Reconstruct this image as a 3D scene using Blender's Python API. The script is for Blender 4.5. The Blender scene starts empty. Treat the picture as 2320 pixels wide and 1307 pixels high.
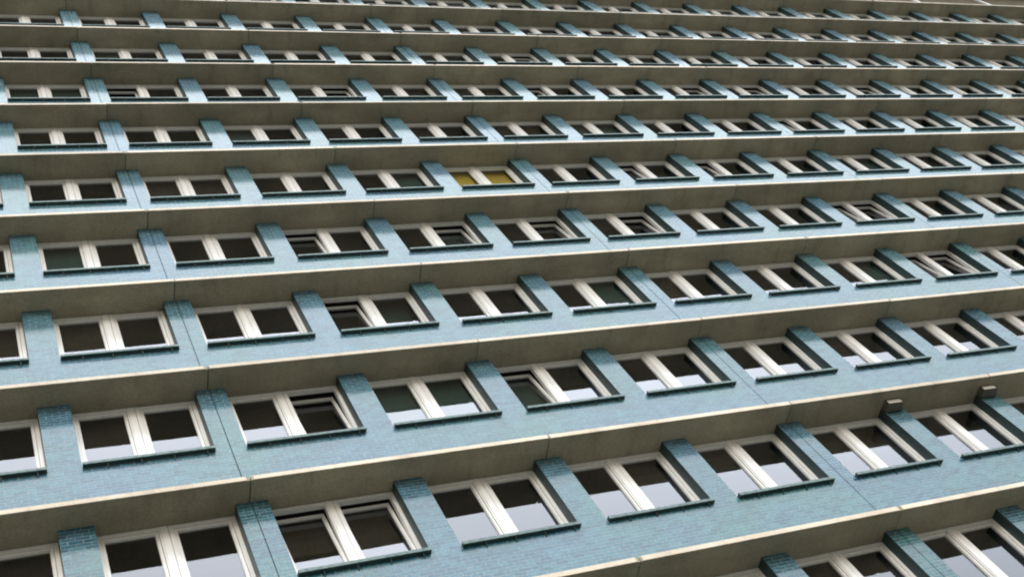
import bpy, math, random
from mathutils import Matrix, Vector

R = math.radians
random.seed(11)
scene = bpy.context.scene
C = scene.collection

# ------------------------------------------------------------------ camera
H = 3.0            # storey height
P = 2.4137         # window bay
Z0 = 15.16         # height of the soffit of storey 0 above the ground
cam_d = bpy.data.cameras.new("camera")
cam_d.lens = 41.95
cam_d.sensor_width = 36
cam_d.clip_end = 2000
cam = bpy.data.objects.new("camera", cam_d)
cx = (0.90348017, -0.14688496, -0.40267652)
cy = (-0.07163279, 0.8744965, -0.47971306)
cz = (0.42260184, 0.46225608, 0.77956847)
cpos = Vector((-1.03731629, -11.28411585, -13.56001902 + Z0))
cam.matrix_world = Matrix(((cx[0], -cy[0], -cz[0], cpos.x),
                           (cx[1], -cy[1], -cz[1], cpos.y),
                           (cx[2], -cy[2], -cz[2], cpos.z),
                           (0, 0, 0, 1)))
C.objects.link(cam)
scene.camera = cam

# ------------------------------------------------------------------ overcast sky
SUN_EL, SUN_AZ = R(24), R(188)      # azimuth clockwise from +Y (north)
world = bpy.data.worlds.new("World")
scene.world = world
world.use_nodes = True
nt = world.node_tree
nt.nodes.clear()
out = nt.nodes.new("ShaderNodeOutputWorld")
sky = nt.nodes.new("ShaderNodeTexSky")
sky.sky_type = 'NISHITA'
sky.sun_disc = False
sky.sun_elevation = SUN_EL
sky.sun_rotation = SUN_AZ
sky.dust_density = 4.0
bg1 = nt.nodes.new("ShaderNodeBackground")
bg1.inputs[1].default_value = 0.05
nt.links.new(sky.outputs[0], bg1.inputs[0])
# cloud layer of an overcast sky: horizon dimmed, zenith boosted to deepen facade shade
geo = nt.nodes.new("ShaderNodeTexCoord")
sep = nt.nodes.new("ShaderNodeSeparateXYZ")
nt.links.new(geo.outputs["Generated"], sep.inputs[0])
ramp = nt.nodes.new("ShaderNodeMapRange")
ramp.inputs["From Min"].default_value = 0.0
ramp.inputs["From Max"].default_value = 1.0
ramp.inputs["To Min"].default_value = 0.12
ramp.inputs["To Max"].default_value = 4.5
pw = nt.nodes.new("ShaderNodeMath")
pw.operation = 'POWER'
pw.use_clamp = True
pw.inputs[1].default_value = 1.5
nt.links.new(sep.outputs[2], pw.inputs[0])
nt.links.new(pw.outputs[0], ramp.inputs["Value"])
cl = nt.nodes.new("ShaderNodeTexNoise")
cl.inputs["Scale"].default_value = 1.6
cl.inputs["Detail"].default_value = 3
nt.links.new(geo.outputs["Generated"], cl.inputs["Vector"])
cm = nt.nodes.new("ShaderNodeMapRange")
cm.inputs["From Min"].default_value = 0.3
cm.inputs["From Max"].default_value = 0.7
cm.inputs["To Min"].default_value = 0.88
cm.inputs["To Max"].default_value = 1.12
nt.links.new(cl.outputs["Fac"], cm.inputs["Value"])
mu = nt.nodes.new("ShaderNodeMath")
mu.operation = 'MULTIPLY'
nt.links.new(ramp.outputs[0], mu.inputs[0])
nt.links.new(cm.outputs[0], mu.inputs[1])
# sideways gradient added to brighten the sky light towards the east end
ax = nt.nodes.new("ShaderNodeMath")
ax.operation = 'MULTIPLY_ADD'
ax.inputs[1].default_value = 0.30
ax.inputs[2].default_value = 0.92
nt.links.new(sep.outputs[0], ax.inputs[0])
mu0 = mu
mu = nt.nodes.new("ShaderNodeMath")
mu.operation = 'MULTIPLY'
nt.links.new(mu0.outputs[0], mu.inputs[0])
nt.links.new(ax.outputs[0], mu.inputs[1])
bg2 = nt.nodes.new("ShaderNodeBackground")
bg2.inputs[0].default_value = (0.89, 0.965, 1.01, 1)
nt.links.new(mu.outputs[0], bg2.inputs[1])
add = nt.nodes.new("ShaderNodeAddShader")
nt.links.new(bg1.outputs[0], add.inputs[0])
nt.links.new(bg2.outputs[0], add.inputs[1])
nt.links.new(add.outputs[0], out.inputs[0])

sun_d = bpy.data.lights.new("sun", 'SUN')
sun_d.energy = 0.8
sun_d.angle = R(16)
sun_d.color = (1.0, 0.975, 0.94)
sun = bpy.data.objects.new("sun", sun_d)
sd = Vector((math.sin(SUN_AZ) * math.cos(SUN_EL), math.cos(SUN_AZ) * math.cos(SUN_EL), math.sin(SUN_EL)))
sun.rotation_euler = sd.to_track_quat('Z', 'Y').to_euler()
sun.location = (0, -40, 60)
C.objects.link(sun)

scene.view_settings.view_transform = 'Standard'
scene.view_settings.look = 'None'
scene.view_settings.gamma = 1
scene.view_settings.exposure = 0.22
scene.cycles.max_bounces = 6
scene.cycles.pixel_filter_type = 'BLACKMAN_HARRIS'
scene.cycles.filter_width = 2.1

# ------------------------------------------------------------------ materials
def mat(name, col, rough=0.6, spec=0.5, metal=0.0):
    m = bpy.data.materials.new(name)
    m.use_nodes = True
    b = m.node_tree.nodes["Principled BSDF"]
    b.inputs["Base Color"].default_value = (*col, 1)
    b.inputs["Roughness"].default_value = rough
    b.inputs["Specular IOR Level"].default_value = spec
    b.inputs["Metallic"].default_value = metal
    return m, m.node_tree, b

def N(t, typ, **kw):
    n = t.nodes.new(typ)
    for k, v in kw.items():
        if k in n.inputs:
            n.inputs[k].default_value = v
        else:
            setattr(n, k, v)
    return n

def mix_noise(t, b, c1, c2, scale, detail=4, stretch=(1, 1, 1), lo=0.35, hi=0.65):
    tc = N(t, "ShaderNodeTexCoord")
    mp = N(t, "ShaderNodeMapping")
    mp.inputs["Scale"].default_value = stretch
    no = N(t, "ShaderNodeTexNoise", Scale=scale, Detail=detail)
    mr = N(t, "ShaderNodeMapRange")
    mr.inputs["From Min"].default_value = lo
    mr.inputs["From Max"].default_value = hi
    mx = N(t, "ShaderNodeMix", data_type='RGBA')
    mx.inputs[6].default_value = (*c1, 1)
    mx.inputs[7].default_value = (*c2, 1)
    t.links.new(tc.outputs["Object"], mp.inputs[0])
    t.links.new(mp.outputs[0], no.inputs["Vector"])
    t.links.new(no.outputs["Fac"], mr.inputs["Value"])
    t.links.new(mr.outputs[0], mx.inputs[0])
    t.links.new(mx.outputs[2], b.inputs["Base Color"])
    return tc, mp, mx

# glazed teal facing tiles
def tile_material():
    m, t, b = mat("glazed_teal_tile", (0.06, 0.17, 0.22), 0.2, 0.8)
    tc = N(t, "ShaderNodeTexCoord")
    sp = N(t, "ShaderNodeSeparateXYZ")
    ad = N(t, "ShaderNodeMath", operation='ADD')
    cb = N(t, "ShaderNodeCombineXYZ")
    t.links.new(tc.outputs["Object"], sp.inputs[0])
    t.links.new(sp.outputs[0], ad.inputs[0])
    t.links.new(sp.outputs[1], ad.inputs[1])
    t.links.new(ad.outputs[0], cb.inputs[0])
    t.links.new(sp.outputs[2], cb.inputs[1])
    br = N(t, "ShaderNodeTexBrick", Scale=1.0)
    br.inputs["Brick Width"].default_value = 0.2
    br.inputs["Row Height"].default_value = 0.068
    br.inputs["Mortar Size"].default_value = 0.004
    br.inputs["Mortar Smooth"].default_value = 0.15
    br.inputs["Bias"].default_value = 0.0
    br.inputs["Color1"].default_value = (0.026, 0.102, 0.152, 1)
    br.inputs["Color2"].default_value = (0.052, 0.168, 0.222, 1)
    br.inputs["Mortar"].default_value = (0.27, 0.26, 0.25, 1)
    t.links.new(cb.outputs[0], br.inputs["Vector"])
    # broad drift of the glaze between green and blue, streaks of dirt
    no = N(t, "ShaderNodeTexNoise", Scale=0.55, Detail=3.0)
    t.links.new(tc.outputs["Object"], no.inputs["Vector"])
    mr = N(t, "ShaderNodeMapRange")
    mr.inputs["From Min"].default_value = 0.35
    mr.inputs["From Max"].default_value = 0.65
    t.links.new(no.outputs["Fac"], mr.inputs["Value"])
    dr = N(t, "ShaderNodeMix", data_type='RGBA')
    dr.inputs[6].default_value = (0.92, 1.02, 0.90, 1)
    dr.inputs[7].default_value = (1.0, 0.98, 1.12, 1)
    t.links.new(mr.outputs[0], dr.inputs[0])
    mp = N(t, "ShaderNodeMapping")
    mp.inputs["Scale"].default_value = (7, 7, 0.7)
    t.links.new(tc.outputs["Object"], mp.inputs[0])
    n2 = N(t, "ShaderNodeTexNoise", Scale=1.0, Detail=5.0)
    t.links.new(mp.outputs[0], n2.inputs["Vector"])
    m2 = N(t, "ShaderNodeMapRange")
    m2.inputs["From Min"].default_value = 0.3
    m2.inputs["From Max"].default_value = 0.75
    m2.inputs["To Min"].default_value = 1.05
    m2.inputs["To Max"].default_value = 0.88
    t.links.new(n2.outputs["Fac"], m2.inputs["Value"])
    x1 = N(t, "ShaderNodeMix", data_type='RGBA', blend_type='MULTIPLY')
    x1.inputs[0].default_value = 1
    t.links.new(br.outputs["Color"], x1.inputs[6])
    t.links.new(dr.outputs[2], x1.inputs[7])
    x2 = N(t, "ShaderNodeMix", data_type='RGBA', blend_type='MULTIPLY')
    x2.inputs[0].default_value = 1
    t.links.new(x1.outputs[2], x2.inputs[6])
    t.links.new(m2.outputs[0], x2.inputs[7])
    # fired speckle of the glaze
    n5 = N(t, "ShaderNodeTexNoise", Scale=24.0, Detail=3.0)
    t.links.new(tc.outputs["Object"], n5.inputs["Vector"])
    m5 = N(t, "ShaderNodeMapRange")
    m5.inputs["From Min"].default_value = 0.32
    m5.inputs["From Max"].default_value = 0.68
    m5.inputs["To Min"].default_value = 0.7
    m5.inputs["To Max"].default_value = 1.35
    t.links.new(n5.outputs["Fac"], m5.inputs["Value"])
    x3 = N(t, "ShaderNodeMix", data_type='RGBA', blend_type='MULTIPLY')
    x3.inputs[0].default_value = 1
    t.links.new(x2.outputs[2], x3.inputs[6])
    t.links.new(m5.outputs[0], x3.inputs[7])
    t.links.new(x3.outputs[2], b.inputs["Base Color"])
    # mortar is matt, tiles glossy with uneven glaze
    n3 = N(t, "ShaderNodeTexNoise", Scale=9.0, Detail=2.0)
    t.links.new(tc.outputs["Object"], n3.inputs["Vector"])
    r1 = N(t, "ShaderNodeMapRange")
    r1.inputs["To Min"].default_value = 0.07
    r1.inputs["To Max"].default_value = 0.22
    t.links.new(n3.outputs["Fac"], r1.inputs["Value"])
    r2 = N(t, "ShaderNodeMath", operation='MAXIMUM')
    t.links.new(r1.outputs[0], r2.inputs[0])
    r3 = N(t, "ShaderNodeMath", operation='MULTIPLY')
    r3.inputs[1].default_value = 0.6
    t.links.new(br.outputs["Fac"], r3.inputs[0])
    t.links.new(r3.outputs[0], r2.inputs[1])
    t.links.new(r2.outputs[0], b.inputs["Roughness"])
    bp = N(t, "ShaderNodeBump", Strength=0.35, Distance=0.004)
    bp.invert = True
    t.links.new(br.outputs["Fac"], bp.inputs["Height"])
    b2 = N(t, "ShaderNodeBump", Strength=0.15, Distance=0.004)
    n4 = N(t, "ShaderNodeTexNoise", Scale=14.0, Detail=2.0)
    t.links.new(tc.outputs["Object"], n4.inputs["Vector"])
    t.links.new(n4.outputs["Fac"], b2.inputs["Height"])
    t.links.new(bp.outputs[0], b2.inputs["Normal"])
    t.links.new(b2.outputs[0], b.inputs["Normal"])
    return m

def concrete_material(name, c1, c2, rough=0.8):
    m, t, b = mat(name, c1, rough, 0.3)
    tc, mp, mx = mix_noise(t, b, c1, c2, 0.9, 6, (1, 2.5, 1))
    # each cast slab has its own tone
    sp = N(t, "ShaderNodeSeparateXYZ")
    t.links.new(tc.outputs["Object"], sp.inputs[0])
    fx = N(t, "ShaderNodeMath", operation='MULTIPLY_ADD')
    fx.inputs[1].default_value = 1 / (2 * P)
    fx.inputs[2].default_value = -(P + 0.21) / (2 * P)
    t.links.new(sp.outputs[0], fx.inputs[0])
    fl = N(t, "ShaderNodeMath", operation='FLOOR')
    t.links.new(fx.outputs[0], fl.inputs[0])
    fz = N(t, "ShaderNodeMath", operation='MULTIPLY_ADD')
    fz.inputs[1].default_value = 1 / H
    fz.inputs[2].default_value = -(Z0 - 0.5) / H
    t.links.new(sp.outputs[2], fz.inputs[0])
    flz = N(t, "ShaderNodeMath", operation='FLOOR')
    t.links.new(fz.outputs[0], flz.inputs[0])
    cb = N(t, "ShaderNodeCombineXYZ")
    t.links.new(fl.outputs[0], cb.inputs[0])
    t.links.new(flz.outputs[0], cb.inputs[1])
    wn = N(t, "ShaderNodeTexWhiteNoise", noise_dimensions='2D')
    t.links.new(cb.outputs[0], wn.inputs["Vector"])
    mr = N(t, "ShaderNodeMapRange")
    mr.inputs["To Min"].default_value = 0.86
    mr.inputs["To Max"].default_value = 1.14
    t.links.new(wn.outputs["Value"], mr.inputs["Value"])
    # fine speckle
    n2 = N(t, "ShaderNodeTexNoise", Scale=34.0, Detail=3.0)
    t.links.new(tc.outputs["Object"], n2.inputs["Vector"])
    m2 = N(t, "ShaderNodeMapRange")
    m2.inputs["From Min"].default_value = 0.3
    m2.inputs["From Max"].default_value = 0.7
    m2.inputs["To Min"].default_value = 0.83
    m2.inputs["To Max"].default_value = 1.17
    t.links.new(n2.outputs["Fac"], m2.inputs["Value"])
    mm = N(t, "ShaderNodeMath", operation='MULTIPLY')
    t.links.new(mr.outputs[0], mm.inputs[0])
    t.links.new(m2.outputs[0], mm.inputs[1])
    # water stains running across the slab, soot blotches
    ms = N(t, "ShaderNodeMapping")
    ms.inputs["Scale"].default_value = (2.6, 0.8, 1.0)
    t.links.new(tc.outputs["Object"], ms.inputs[0])
    ns = N(t, "ShaderNodeTexNoise", Scale=1.3, Detail=6.0, Roughness=0.65)
    t.links.new(ms.outputs[0], ns.inputs["Vector"])
    m3 = N(t, "ShaderNodeMapRange")
    m3.inputs["From Min"].default_value = 0.52
    m3.inputs["From Max"].default_value = 0.68
    m3.inputs["To Min"].default_value = 1.0
    m3.inputs["To Max"].default_value = 0.8
    t.links.new(ns.outputs["Fac"], m3.inputs["Value"])
    mq = N(t, "ShaderNodeMath", operation='MULTIPLY')
    t.links.new(mm.outputs[0], mq.inputs[0])
    t.links.new(m3.outputs[0], mq.inputs[1])
    mm = mq
    x = N(t, "ShaderNodeMix", data_type='RGBA', blend_type='MULTIPLY')
    x.inputs[0].default_value = 1
    t.links.new(mx.outputs[2], x.inputs[6])
    t.links.new(mm.outputs[0], x.inputs[7])
    t.links.new(x.outputs[2], b.inputs["Base Color"])
    return m

def glass_material():
    m = bpy.data.materials.new("window_glass")
    m.use_nodes = True
    t = m.node_tree
    t.nodes.clear()
    o = N(t, "ShaderNodeOutputMaterial")
    tr = N(t, "ShaderNodeBsdfTransparent")
    tr.inputs[0].default_value = (0.72, 0.73, 0.70, 1)
    gl = N(t, "ShaderNodeBsdfGlossy")
    gl.inputs["Color"].default_value = (0.95, 0.94, 1.0, 1)
    gl.inputs["Roughness"].default_value = 0.0
    fr = N(t, "ShaderNodeFresnel", IOR=1.5)
    mu = N(t, "ShaderNodeMath", operation='MULTIPLY')
    mu.inputs[1].default_value = 3.1      # four reflecting faces of the double glazing
    mu.use_clamp = True
    mx = N(t, "ShaderNodeMixShader")
    gtc = N(t, "ShaderNodeTexCoord")
    gn = N(t, "ShaderNodeTexNoise", Scale=1.7, Detail=1.0)
    gb = N(t, "ShaderNodeBump", Strength=0.35, Distance=0.004)
    geo_ = N(t, "ShaderNodeNewGeometry")
    t.links.new(geo_.outputs["Position"], gn.inputs["Vector"])
    t.links.new(gn.outputs["Fac"], gb.inputs["Height"])
    t.links.new(gb.outputs[0], gl.inputs["Normal"])
    t.links.new(fr.outputs[0], mu.inputs[0])
    cp = N(t, "ShaderNodeMath", operation='MINIMUM')
    cp.inputs[1].default_value = 0.27
    t.links.new(mu.outputs[0], cp.inputs[0])
    t.links.new(cp.outputs[0], mx.inputs[0])
    t.links.new(tr.outputs[0], mx.inputs[1])
    t.links.new(gl.outputs[0], mx.inputs[2])
    t.links.new(mx.outputs[0], o.inputs[0])
    return m

M = {}
M['tile'] = tile_material()
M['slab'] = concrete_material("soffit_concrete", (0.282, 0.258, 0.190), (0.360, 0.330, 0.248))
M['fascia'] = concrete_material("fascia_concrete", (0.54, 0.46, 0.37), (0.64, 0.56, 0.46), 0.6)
m, t, b = mat("white_window_frame", (0.8, 0.76, 0.71), 0.2, 0.8)
mix_noise(t, b, (0.80, 0.80, 0.79), (0.73, 0.725, 0.71), 2.2, 4, (4, 4, 1))
M['frame'] = m
m, t, b = mat("teal_metal_sill", (0.035, 0.085, 0.09), 0.42, 0.4)
mix_noise(t, b, (0.12, 0.185, 0.18), (0.05, 0.09, 0.09), 14, 4)
M['sill'] = m
m, t, b = mat("teal_reveal_and_sill_shade", (0.02, 0.05, 0.052), 0.45)
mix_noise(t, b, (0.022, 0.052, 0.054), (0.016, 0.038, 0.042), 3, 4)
M['reveal_sill_shade'] = m
M['glass'] = glass_material()
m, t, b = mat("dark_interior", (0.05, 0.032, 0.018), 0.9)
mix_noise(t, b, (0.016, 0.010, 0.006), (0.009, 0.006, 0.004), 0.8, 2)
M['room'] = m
M['joint'] = mat("dark_joint", (0.03, 0.025, 0.02), 0.9)[0]
M['yellow'] = mat("yellow_blind", (0.74, 0.58, 0.09), 0.85)[0]
m, t, b = mat("green_blind", (0.03, 0.082, 0.078), 0.85)
M['green'] = m
M['grey_blind'] = mat("brown_curtain", (0.022, 0.015, 0.010), 0.9)[0]
m, t, b = mat("bronze_panel", (0.12, 0.10, 0.075), 0.9, 0.2)
mix_noise(t, b, (0.10, 0.088, 0.058), (0.08, 0.07, 0.047), 1.2, 4)
M['bronze'] = m
M['lampbox'] = mat("lamp_housing", (0.10, 0.088, 0.066), 0.5)[0]
M['lens'] = mat("lamp_glass", (0.92, 0.92, 0.87), 0.35)[0]
m, t, b = mat("paving", (0.3, 0.27, 0.22), 0.9)
mix_noise(t, b, (0.092, 0.085, 0.065), (0.070, 0.065, 0.050), 0.4, 6)
M['paving'] = m

# ------------------------------------------------------------------ mesh helpers
class MB:
    def __init__(s):
        s.v, s.f, s.m, s.mats = [], [], [], []
    def mi(s, m):
        if m not in s.mats:
            s.mats.append(m)
        return s.mats.index(m)
    def poly(s, pts, m):
        b = len(s.v)
        s.v += [tuple(p) for p in pts]
        s.f.append(tuple(range(b, b + len(pts))))
        s.m.append(s.mi(m))
    def box(s, x0, x1, y0, y1, z0, z1, m, skip='', mats=None):
        mats = mats or {}
        F = {'x-': [(x0, y1, z0), (x0, y0, z0), (x0, y0, z1), (x0, y1, z1)],
             'x+': [(x1, y0, z0), (x1, y1, z0), (x1, y1, z1), (x1, y0, z1)],
             'y-': [(x0, y0, z0), (x1, y0, z0), (x1, y0, z1), (x0, y0, z1)],
             'y+': [(x1, y1, z0), (x0, y1, z0), (x0, y1, z1), (x1, y1, z1)],
             'z-': [(x0, y1, z0), (x1, y1, z0), (x1, y0, z0), (x0, y0, z0)],
             'z+': [(x0, y0, z1), (x1, y0, z1), (x1, y1, z1), (x0, y1, z1)]}
        for k, pts in F.items():
            if k not in skip.split():
                s.poly(pts, mats.get(k, m))
    def prism(s, prof, x0, x1, m):
        """profile [(y,z)] counter-clockwise seen from -x, extruded along x"""
        n = len(prof)
        a = [(x0, y, z) for y, z in prof]
        c = [(x1, y, z) for y, z in prof]
        s.poly(a[::-1], m)
        s.poly(c, m)
        for i in range(n):
            j = (i + 1) % n
            s.poly([a[i], a[j], c[j], c[i]], m)
    def join(s, o, M4):
        b = len(s.v)
        s.v += [tuple(M4 @ Vector(p)) for p in o.v]
        for f, mi in zip(o.f, o.m):
            s.f.append(tuple(i + b for i in f))
            s.m.append(s.mi(o.mats[mi]))
    def mesh(s, name):
        me = bpy.data.meshes.new(name)
        me.from_pydata(s.v, [], s.f)
        for m in s.mats:
            me.materials.append(M[m])
        me.polygons.foreach_set("material_index", s.m)
        me.update()
        return me
    def build(s, name, parent=None, loc=(0, 0, 0)):
        o = bpy.data.objects.new(name, s.mesh(name))
        C.objects.link(o)
        o.location = loc
        if parent:
            o.parent = parent
        return o

def link(name, me, parent, loc=(0, 0, 0), rx=0.0):
    o = bpy.data.objects.new(name, me)
    C.objects.link(o)
    o.parent = parent
    o.location = loc
    o.rotation_euler = (rx, 0, 0)
    return o

# ------------------------------------------------------------------ ground
g = MB()
g.poly([(-900, -900, 0), (900, -900, 0), (900, 900, 0), (-900, 900, 0)], 'paving')
ground = g.build("ground")
ground["kind"] = "structure"

# ------------------------------------------------------------------ the building
COL0, COL1 = -4, 24          # bays COL0 .. COL1-1
ROW0, ROW1 = -4, 9           # storeys with windows (row r: its soffit is at Z0 + r*H)
PW = 0.475                   # pier width
OUT = 0.41                   # slab projection
FH = 0.09                    # slab edge height
X0, X1 = COL0 * P, COL1 * P + PW
SILL = -1.70                 # underside of sill, relative to the soffit above
DEPTH = 14.0

bld = bpy.data.objects.new("high_rise_building", None)
C.objects.link(bld)
bld["label"] = "tall slab building with teal tiled piers, white windows and projecting concrete floor edges"
bld["category"] = "building"

def soffit(r):
    return Z0 + r * H

# tiled wall, one part per storey; dark movement joints at every fourth pier
for r in range(ROW0, ROW1 + 1):
    w = MB()
    zt = soffit(r)
    zb = soffit(r - 1) + FH if r > ROW0 else 0.02
    zs = zt + SILL
    # spandrel
    cuts = [X0] + [k * P + 0.23 for k in range(COL0, COL1 + 1) if k % 4 == 1] + [X1]
    for i in range(len(cuts) - 1):
        a = cuts[i] + (0.007 if i else 0)
        c = cuts[i + 1] - (0.007 if i < len(cuts) - 2 else 0)
        w.box(a, c, 0, 0.28, zb, zs, 'tile')
    for k in range(COL0, COL1 + 1):
        x = k * P
        if k % 4 == 1:
            w.box(x, x + 0.223, 0, 0.28, zs, zt, 'tile', 'z-', {'x-': 'reveal_sill_shade'})
            w.box(x + 0.237, x + PW, 0, 0.28, zs, zt, 'tile', 'z-', {'x+': 'reveal_sill_shade'})
            w.box(x + 0.2235, x + 0.2365, 0.03, 0.27, zb, zt, 'joint')
        else:
            w.box(x, x + PW, 0, 0.28, zs, zt, 'tile', 'z-', {'x-': 'reveal_sill_shade', 'x+': 'reveal_sill_shade'})
    o = w.build("tiled_wall", bld)

# projecting floor slabs, cast in lengths of two bays
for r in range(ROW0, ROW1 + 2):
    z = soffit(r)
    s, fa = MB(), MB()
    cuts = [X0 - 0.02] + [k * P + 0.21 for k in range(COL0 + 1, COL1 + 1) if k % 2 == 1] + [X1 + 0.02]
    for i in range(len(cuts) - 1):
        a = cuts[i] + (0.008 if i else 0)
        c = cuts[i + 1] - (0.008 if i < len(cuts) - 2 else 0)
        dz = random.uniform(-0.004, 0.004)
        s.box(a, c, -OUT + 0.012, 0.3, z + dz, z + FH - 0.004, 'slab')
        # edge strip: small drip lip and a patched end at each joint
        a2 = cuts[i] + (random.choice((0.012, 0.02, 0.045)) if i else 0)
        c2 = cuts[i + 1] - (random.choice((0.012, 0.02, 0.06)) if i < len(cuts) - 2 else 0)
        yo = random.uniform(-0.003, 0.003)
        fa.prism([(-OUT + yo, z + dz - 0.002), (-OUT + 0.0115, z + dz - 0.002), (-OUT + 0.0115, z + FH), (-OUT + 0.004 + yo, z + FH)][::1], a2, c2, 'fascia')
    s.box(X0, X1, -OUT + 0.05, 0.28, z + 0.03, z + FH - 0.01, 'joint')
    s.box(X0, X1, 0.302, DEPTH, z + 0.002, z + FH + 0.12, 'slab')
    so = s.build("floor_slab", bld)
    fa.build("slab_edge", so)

# dark rooms behind the glass
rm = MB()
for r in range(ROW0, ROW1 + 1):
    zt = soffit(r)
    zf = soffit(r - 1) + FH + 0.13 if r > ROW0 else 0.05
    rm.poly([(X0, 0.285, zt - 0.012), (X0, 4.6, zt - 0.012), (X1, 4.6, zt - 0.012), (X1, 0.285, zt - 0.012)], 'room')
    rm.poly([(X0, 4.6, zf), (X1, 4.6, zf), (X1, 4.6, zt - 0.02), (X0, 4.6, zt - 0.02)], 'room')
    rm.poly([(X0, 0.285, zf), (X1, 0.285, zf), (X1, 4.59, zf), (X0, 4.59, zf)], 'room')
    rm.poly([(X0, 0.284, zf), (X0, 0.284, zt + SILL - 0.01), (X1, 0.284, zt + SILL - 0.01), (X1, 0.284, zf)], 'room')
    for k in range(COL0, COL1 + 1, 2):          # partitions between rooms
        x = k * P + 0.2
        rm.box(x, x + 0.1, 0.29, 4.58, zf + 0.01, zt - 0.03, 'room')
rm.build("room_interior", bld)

# end and rear walls
ew = MB()
ew.box(X0, X0 + 0.25, 0.3, DEPTH, 0.02, soffit(ROW0) - 0.01, 'tile')
ew.box(X1 - 0.25, X1, 0.3, DEPTH, 0.02, soffit(ROW0) - 0.01, 'tile')
for r in range(ROW0 + 1, ROW1 + 2):
    a, c = soffit(r - 1) + FH + 0.125, soffit(r) - 0.002
    ew.box(X0, X0 + 0.25, 0.3, DEPTH, a, c, 'tile')
    ew.box(X1 - 0.25, X1, 0.3, DEPTH, a, c, 'tile')
    ew.box(X0 + 0.26, X1 - 0.26, DEPTH - 0.25, DEPTH, a, c, 'tile')
ew.build("end_wall", bld)

# top storey: bronze coloured panels with pale fins, roof slab above
tp = MB()
zb, zt = soffit(ROW1) + FH + 0.005, soffit(ROW1 + 1) - 0.003
tp.box(X0, X1, 0.02, 0.28, zb, zt, 'bronze')
tb = tp.build("top_storey_panel", bld)
fn = MB()
k = 0
x = 44.86
while x > X0:
    fn.box(x, x + 0.12, -0.06, 0.018, zb, zt, 'frame')
    x -= 4.45
x = 44.86 + 4.45
while x < X1:
    fn.box(x, x + 0.12, -0.06, 0.018, zb, zt, 'frame')
    x += 4.45
fn.build("pale_fin", tb)

# ------------------------------------------------------------------ windows
# local frame: x = 0 at the right side of the left pier, z = 0 at the soffit, y = 0 wall face
WW = P - PW                  # opening width
MX = 1.425 - PW              # centre of the middle post
Z_B = SILL + 0.055           # bottom of the frame
FZ = -0.012
HZ = Z_B + 0.064             # hinge line of the sashes
fw = 0.064
def frame_mb():
    f = MB()
    y0, y1 = 0.195, 0.275
    f.box(0.002, WW - 0.002, y0, y1, FZ - fw, FZ, 'frame')
    f.box(0.002, WW - 0.002, y0, y1, Z_B, Z_B + fw, 'frame')
    f.box(0.002, fw, y0 + 0.001, y1, Z_B + fw, FZ - fw, 'frame', 'z- z+')
    f.box(WW - fw, WW - 0.002, y0 + 0.001, y1, Z_B + fw, FZ - fw, 'frame', 'z- z+')
    # middle post with its proud cover strip
    f.box(MX - 0.104, MX + 0.104, y0 + 0.003, y1, Z_B + fw, FZ - fw, 'frame', 'z- z+')
    f.box(MX - 0.078, MX + 0.024, y0 - 0.012, y0 + 0.002, Z_B + 0.004, FZ - 0.006, 'frame')
    f.box(MX + 0.032, MX + 0.074, y0 - 0.009, y0 + 0.002, Z_B + 0.004, FZ - 0.006, 'frame')
    f.box(MX + 0.0245, MX + 0.0315, y0 - 0.002, y0 + 0.001, Z_B + 0.004, FZ - 0.006, 'joint')
    return f
def sash_mb(w, h):
    s = MB()
    st = 0.042
    y0, y1 = 0.0, 0.055
    g = 0.006
    s.box(g, w - g, y0, y1, g, st, 'frame')
    s.box(g, w - g, y0, y1, h - st, h - g, 'frame')
    s.box(g, st, y0, y1, st, h - st, 'frame', 'z- z+')
    s.box(w - st, w - g, y0, y1, st, h - st, 'frame', 'z- z+')
    # glazing bead step and dark gasket round the pane
    b = 0.011
    for (a, c, d, e) in ((st, w - st, st, st + b), (st, w - st, h - st - b, h - st), (st, st + b, st + b, h - st - b), (w - st - b, w - st, st + b, h - st - b)):
        s.box(a, c, y0 + 0.018, y1 - 0.004, d, e, 'joint' if False else 'frame')
    return s
def pane_mb(w, h):
    p = MB()
    st = 0.046
    p.poly([(st, 0.037, st), (w - st, 0.037, st), (w - st, 0.037, h - st), (st, 0.037, h - st)], 'glass')
    return p
def sill_mb():
    s = MB()
    a, b_ = 0.004, WW - 0.012
    # overhanging nose then the sloping board back to the frame
    s.prism([(-0.062, SILL), (0.194, SILL + 0.003), (0.194, Z_B + 0.02), (-0.062, SILL + 0.062)], a, b_, 'reveal_sill_shade')  # darker than the nose strip: underside shade put into the colour
    s.prism([(-0.076, SILL + 0.002), (-0.0625, SILL + 0.002), (-0.0625, SILL + 0.064), (-0.070, SILL + 0.064)], a - 0.002, b_ + 0.002, 'sill')
    for bx in (0.345, 0.825, 1.305, 1.795):
        s.prism([(-0.05, SILL - 0.002), (-0.022, SILL - 0.06), (-0.001, SILL - 0.085), (-0.001, SILL - 0.002)][::-1], bx, bx + 0.014, 'reveal_sill_shade')
    return s

SH = (FZ - fw) - HZ            # sash height
LX0, LX1 = fw, MX - 0.104
RX0, RX1 = MX + 0.104, WW - fw
ME = {
    'frame': frame_mb(), 'sashL': sash_mb(LX1 - LX0, SH), 'sashR': sash_mb(RX1 - RX0, SH),
    'paneL': pane_mb(LX1 - LX0, SH), 'paneR': pane_mb(RX1 - RX0, SH), 'sill': sill_mb()}
MESH = {k: v.mesh({'f': 'window', 's': 'sash', 'p': 'pane'}[k[0]] if k != 'sill' else 'window_sill') for k, v in ME.items()}

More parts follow.
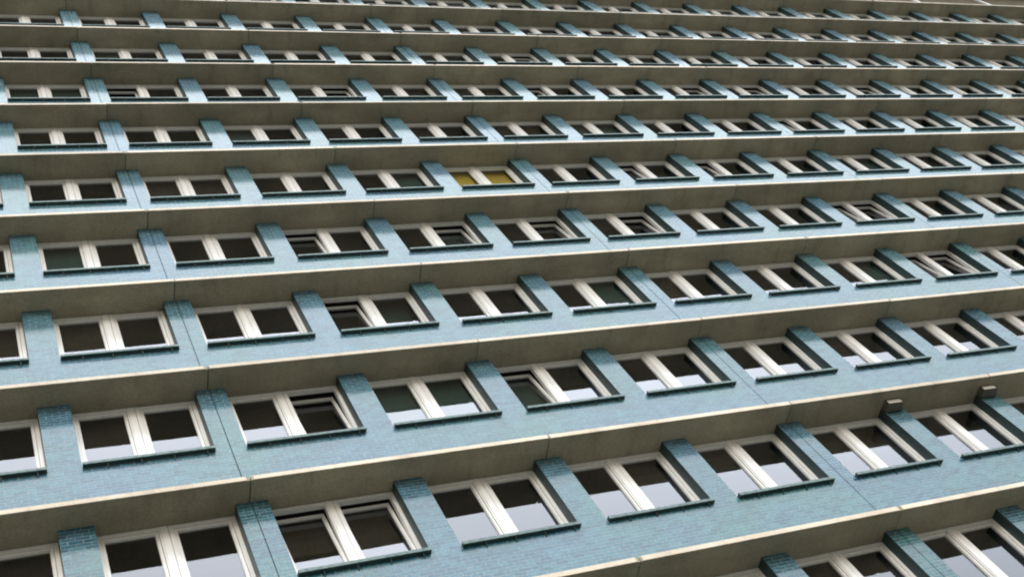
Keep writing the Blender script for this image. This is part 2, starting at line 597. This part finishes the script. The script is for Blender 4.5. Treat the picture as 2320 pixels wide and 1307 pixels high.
def blind_mb(w, m, drop):
    b = MB()
    n = 14
    h = SH * drop
    for i in range(n):                       # soft horizontal waves of a hanging blind
        za, zc = -h * i / n, -h * (i + 1) / n
        ya, yc = 0.006 * math.sin(i * 1.7), 0.006 * math.sin((i + 1) * 1.7)
        b.poly([(0.02, ya, za), (w - 0.02, ya, za), (w - 0.02, yc, zc), (0.02, yc, zc)][::-1], m)
    b.box(0.02, w - 0.02, -0.012, 0.012, -h - 0.025, -h, m)
    return b

SASH_Y = 0.218
OPEN = {}   # (row, col) -> (left tilt, right tilt) in degrees
for key, v in {(0, 1): (6.5, 6.0), (1, 1): (0, 7.5), (1, 3): (7, 0), (2, 2): (7, 0), (2, 8): (7, 6.5), (3, 2): (6.5, 0),
               (3, 3): (0, 7), (3, 4): (0, 6.5), (3, 5): (0, 7), (3, 8): (7, 6.5), (4, 6): (6.5, 0), (4, 7): (7, 0),
               (5, 9): (7, 0), (6, 8): (0, 6.5), (6, 9): (0, 7), (6, 11): (0, 6.5), (6, 1): (6.5, 0), (6, 3): (0, 6.5),
               (6, 6): (6.5, 0), (7, 6): (0, 6)}.items():
    OPEN[key] = v
BLIND = {(4, 4): ('yellow', 1.0, 'yellow', 1.0), (1, 2): ('green', 1.0, 'green', 1.0), (2, 2): (None, 0, 'green', 0.93),
         (1, 3): ('green', 0.9, None, 0), (2, 4): (None, 0, 'green', 1.0), (3, 3): (None, 0, 'green', 1.0),
         (2, 7): (None, 0, 'green', 1.0), (3, 0): ('green', 0.8, None, 0), (5, 2): ('green', 0.7, None, 0),
         (4, 6): (None, 0, 'green', 1.0), (2, 0): ('grey_blind', 0.6, None, 0), (5, 6): ('green', 1.0, 'green', 1.0),
         (2, 5): ('grey_blind', 1.0, None, 0), (0, 5): ('grey_blind', 0.5, 'grey_blind', 0.5)}

rc = random.Random(5)
for rr in range(ROW0, ROW1 + 1):
    for kk in range(COL0, COL1):
        if (rr, kk) not in BLIND and rc.random() < 0.45:
            c = rc.choice(['grey_blind', 'grey_blind', 'room', 'green'])
            l_, r_ = rc.random() < 0.6, rc.random() < 0.6
            BLIND[(rr, kk)] = (c if l_ else None, rc.uniform(0.3, 1.0), c if r_ else None, rc.uniform(0.3, 1.0))

# projected size of each window decides which are separate parts
def px(p):
    q = cam.matrix_world.inverted() @ Vector(p)
    if q.z > -0.1:
        return None
    f = 41.95 / 36 * 1024
    return (512 + f * q.x / -q.z, 288 - f * q.y / -q.z)
def size(r, k):
    x, z = k * P + PW, soffit(r)
    pts = [px((x, 0.2, z)), px((x + WW, 0.2, z)), px((x + WW, 0.2, z + SILL)), px((x, 0.2, z + SILL))]
    if None in pts:
        return 0
    pts = [(min(max(a, 0), 1024), min(max(b, 0), 576)) for a, b in pts]
    return abs(sum(pts[i][0] * pts[(i + 1) % 4][1] - pts[(i + 1) % 4][0] * pts[i][1] for i in range(4))) / 2
allw = sorted([(size(r, k), r, k) for r in range(ROW0, ROW1 + 1) for k in range(COL0, COL1)], reverse=True)
print("windows in view", sum(1 for a in allw if a[0] > 1))
rest = MB()
for idx, (a, r, k) in enumerate(allw):
    x, z = k * P + PW, soffit(r)
    yj = random.uniform(-0.004, 0.004)
    tl, tr = (a_ * 0.78 for a_ in OPEN.get((r, k), (0, 0)))
    bl = BLIND.get((r, k), (None, 0, None, 0))
    items = [('frame', 'window', (x, 0, z), 0), ('sill', 'window_sill', (x, 0, z), 0),
             ('sashL', 'sash', (x + LX0, SASH_Y, z + HZ), -R(tl)), ('sashR', 'sash', (x + RX0, SASH_Y, z + HZ), -R(tr)),
             ('paneL', 'pane', (x + LX0, SASH_Y, z + HZ), -R(tl)), ('paneR', 'pane', (x + RX0, SASH_Y, z + HZ), -R(tr))]
    if idx < 100 and a > 1:
        win = link('window', MESH['frame'], bld, (x, yj, z))
        if (r, k) == (4, 4):
            win['label'] = 'window with yellow blinds drawn behind both panes'
        elif tl or tr:
            win['label'] = 'window with a white sash tilted inwards'
        for key, nm, loc, rx in items[1:]:
            link(nm, MESH[key], win, (loc[0] - x, loc[1], loc[2] - z), rx)
        for mname, drop, sx, w in ((bl[0], bl[1], LX0, LX1 - LX0), (bl[2], bl[3], RX0, RX1 - RX0)):
            if mname:
                o = blind_mb(w, mname, drop).build('blind', win, (sx, 0.36 if not (tl or tr) else 0.52, FZ - 0.01))
                if mname == 'yellow':
                    o['label'] = 'yellow blind'
    else:
        for key, nm, loc, rx in items:
            rest.join(ME[key], Matrix.Translation(loc) @ Matrix.Rotation(rx, 4, 'X'))
ro = rest.build("window", bld)
ro["kind"] = "stuff"

# ------------------------------------------------------------------ floodlights under the slab
def floodlight(x, label, tilt=0.0):
    e = bpy.data.objects.new("floodlight", None)
    C.objects.link(e)
    e.location = (x, 0, soffit(0))
    e["label"] = label
    e["category"] = "floodlight"
    e["group"] = "floodlights under the floor slab"
    h = MB()
    w = 0.35
    # housing: box with chamfered rear edge, rim proud of the lens
    h.prism([(-0.19, -0.135), (-0.03, -0.155), (-0.012, -0.145), (-0.012, -0.012), (-0.19, -0.012)], 0, w, 'lampbox')
    h.box(0, w, -0.205, -0.1902, -0.137, -0.122, 'lampbox')
    h.box(0, w, -0.205, -0.1902, -0.024, -0.012, 'lampbox')
    h.box(0, 0.012, -0.205, -0.1902, -0.122, -0.024, 'lampbox')
    h.box(w - 0.012, w, -0.205, -0.1902, -0.122, -0.024, 'lampbox')
    h.build("housing", e)
    l = MB()
    l.box(0.0125, w - 0.0125, -0.197, -0.1905, -0.1215, -0.0245, 'lens')
    l.build("lens", e)
    b = MB()
    b.box(0.05, 0.08, -0.12, -0.05, -0.0118, -0.0005, 'sill')
    b.box(w - 0.08, w - 0.05, -0.12, -0.05, -0.0118, -0.0005, 'sill')
    b.build("bracket", e)
    return e
floodlight(14.50, "dark box floodlight under the slab, the nearer one, left of the other")
floodlight(16.905, "dark box floodlight under the slab, the farther one nearest the right picture edge")
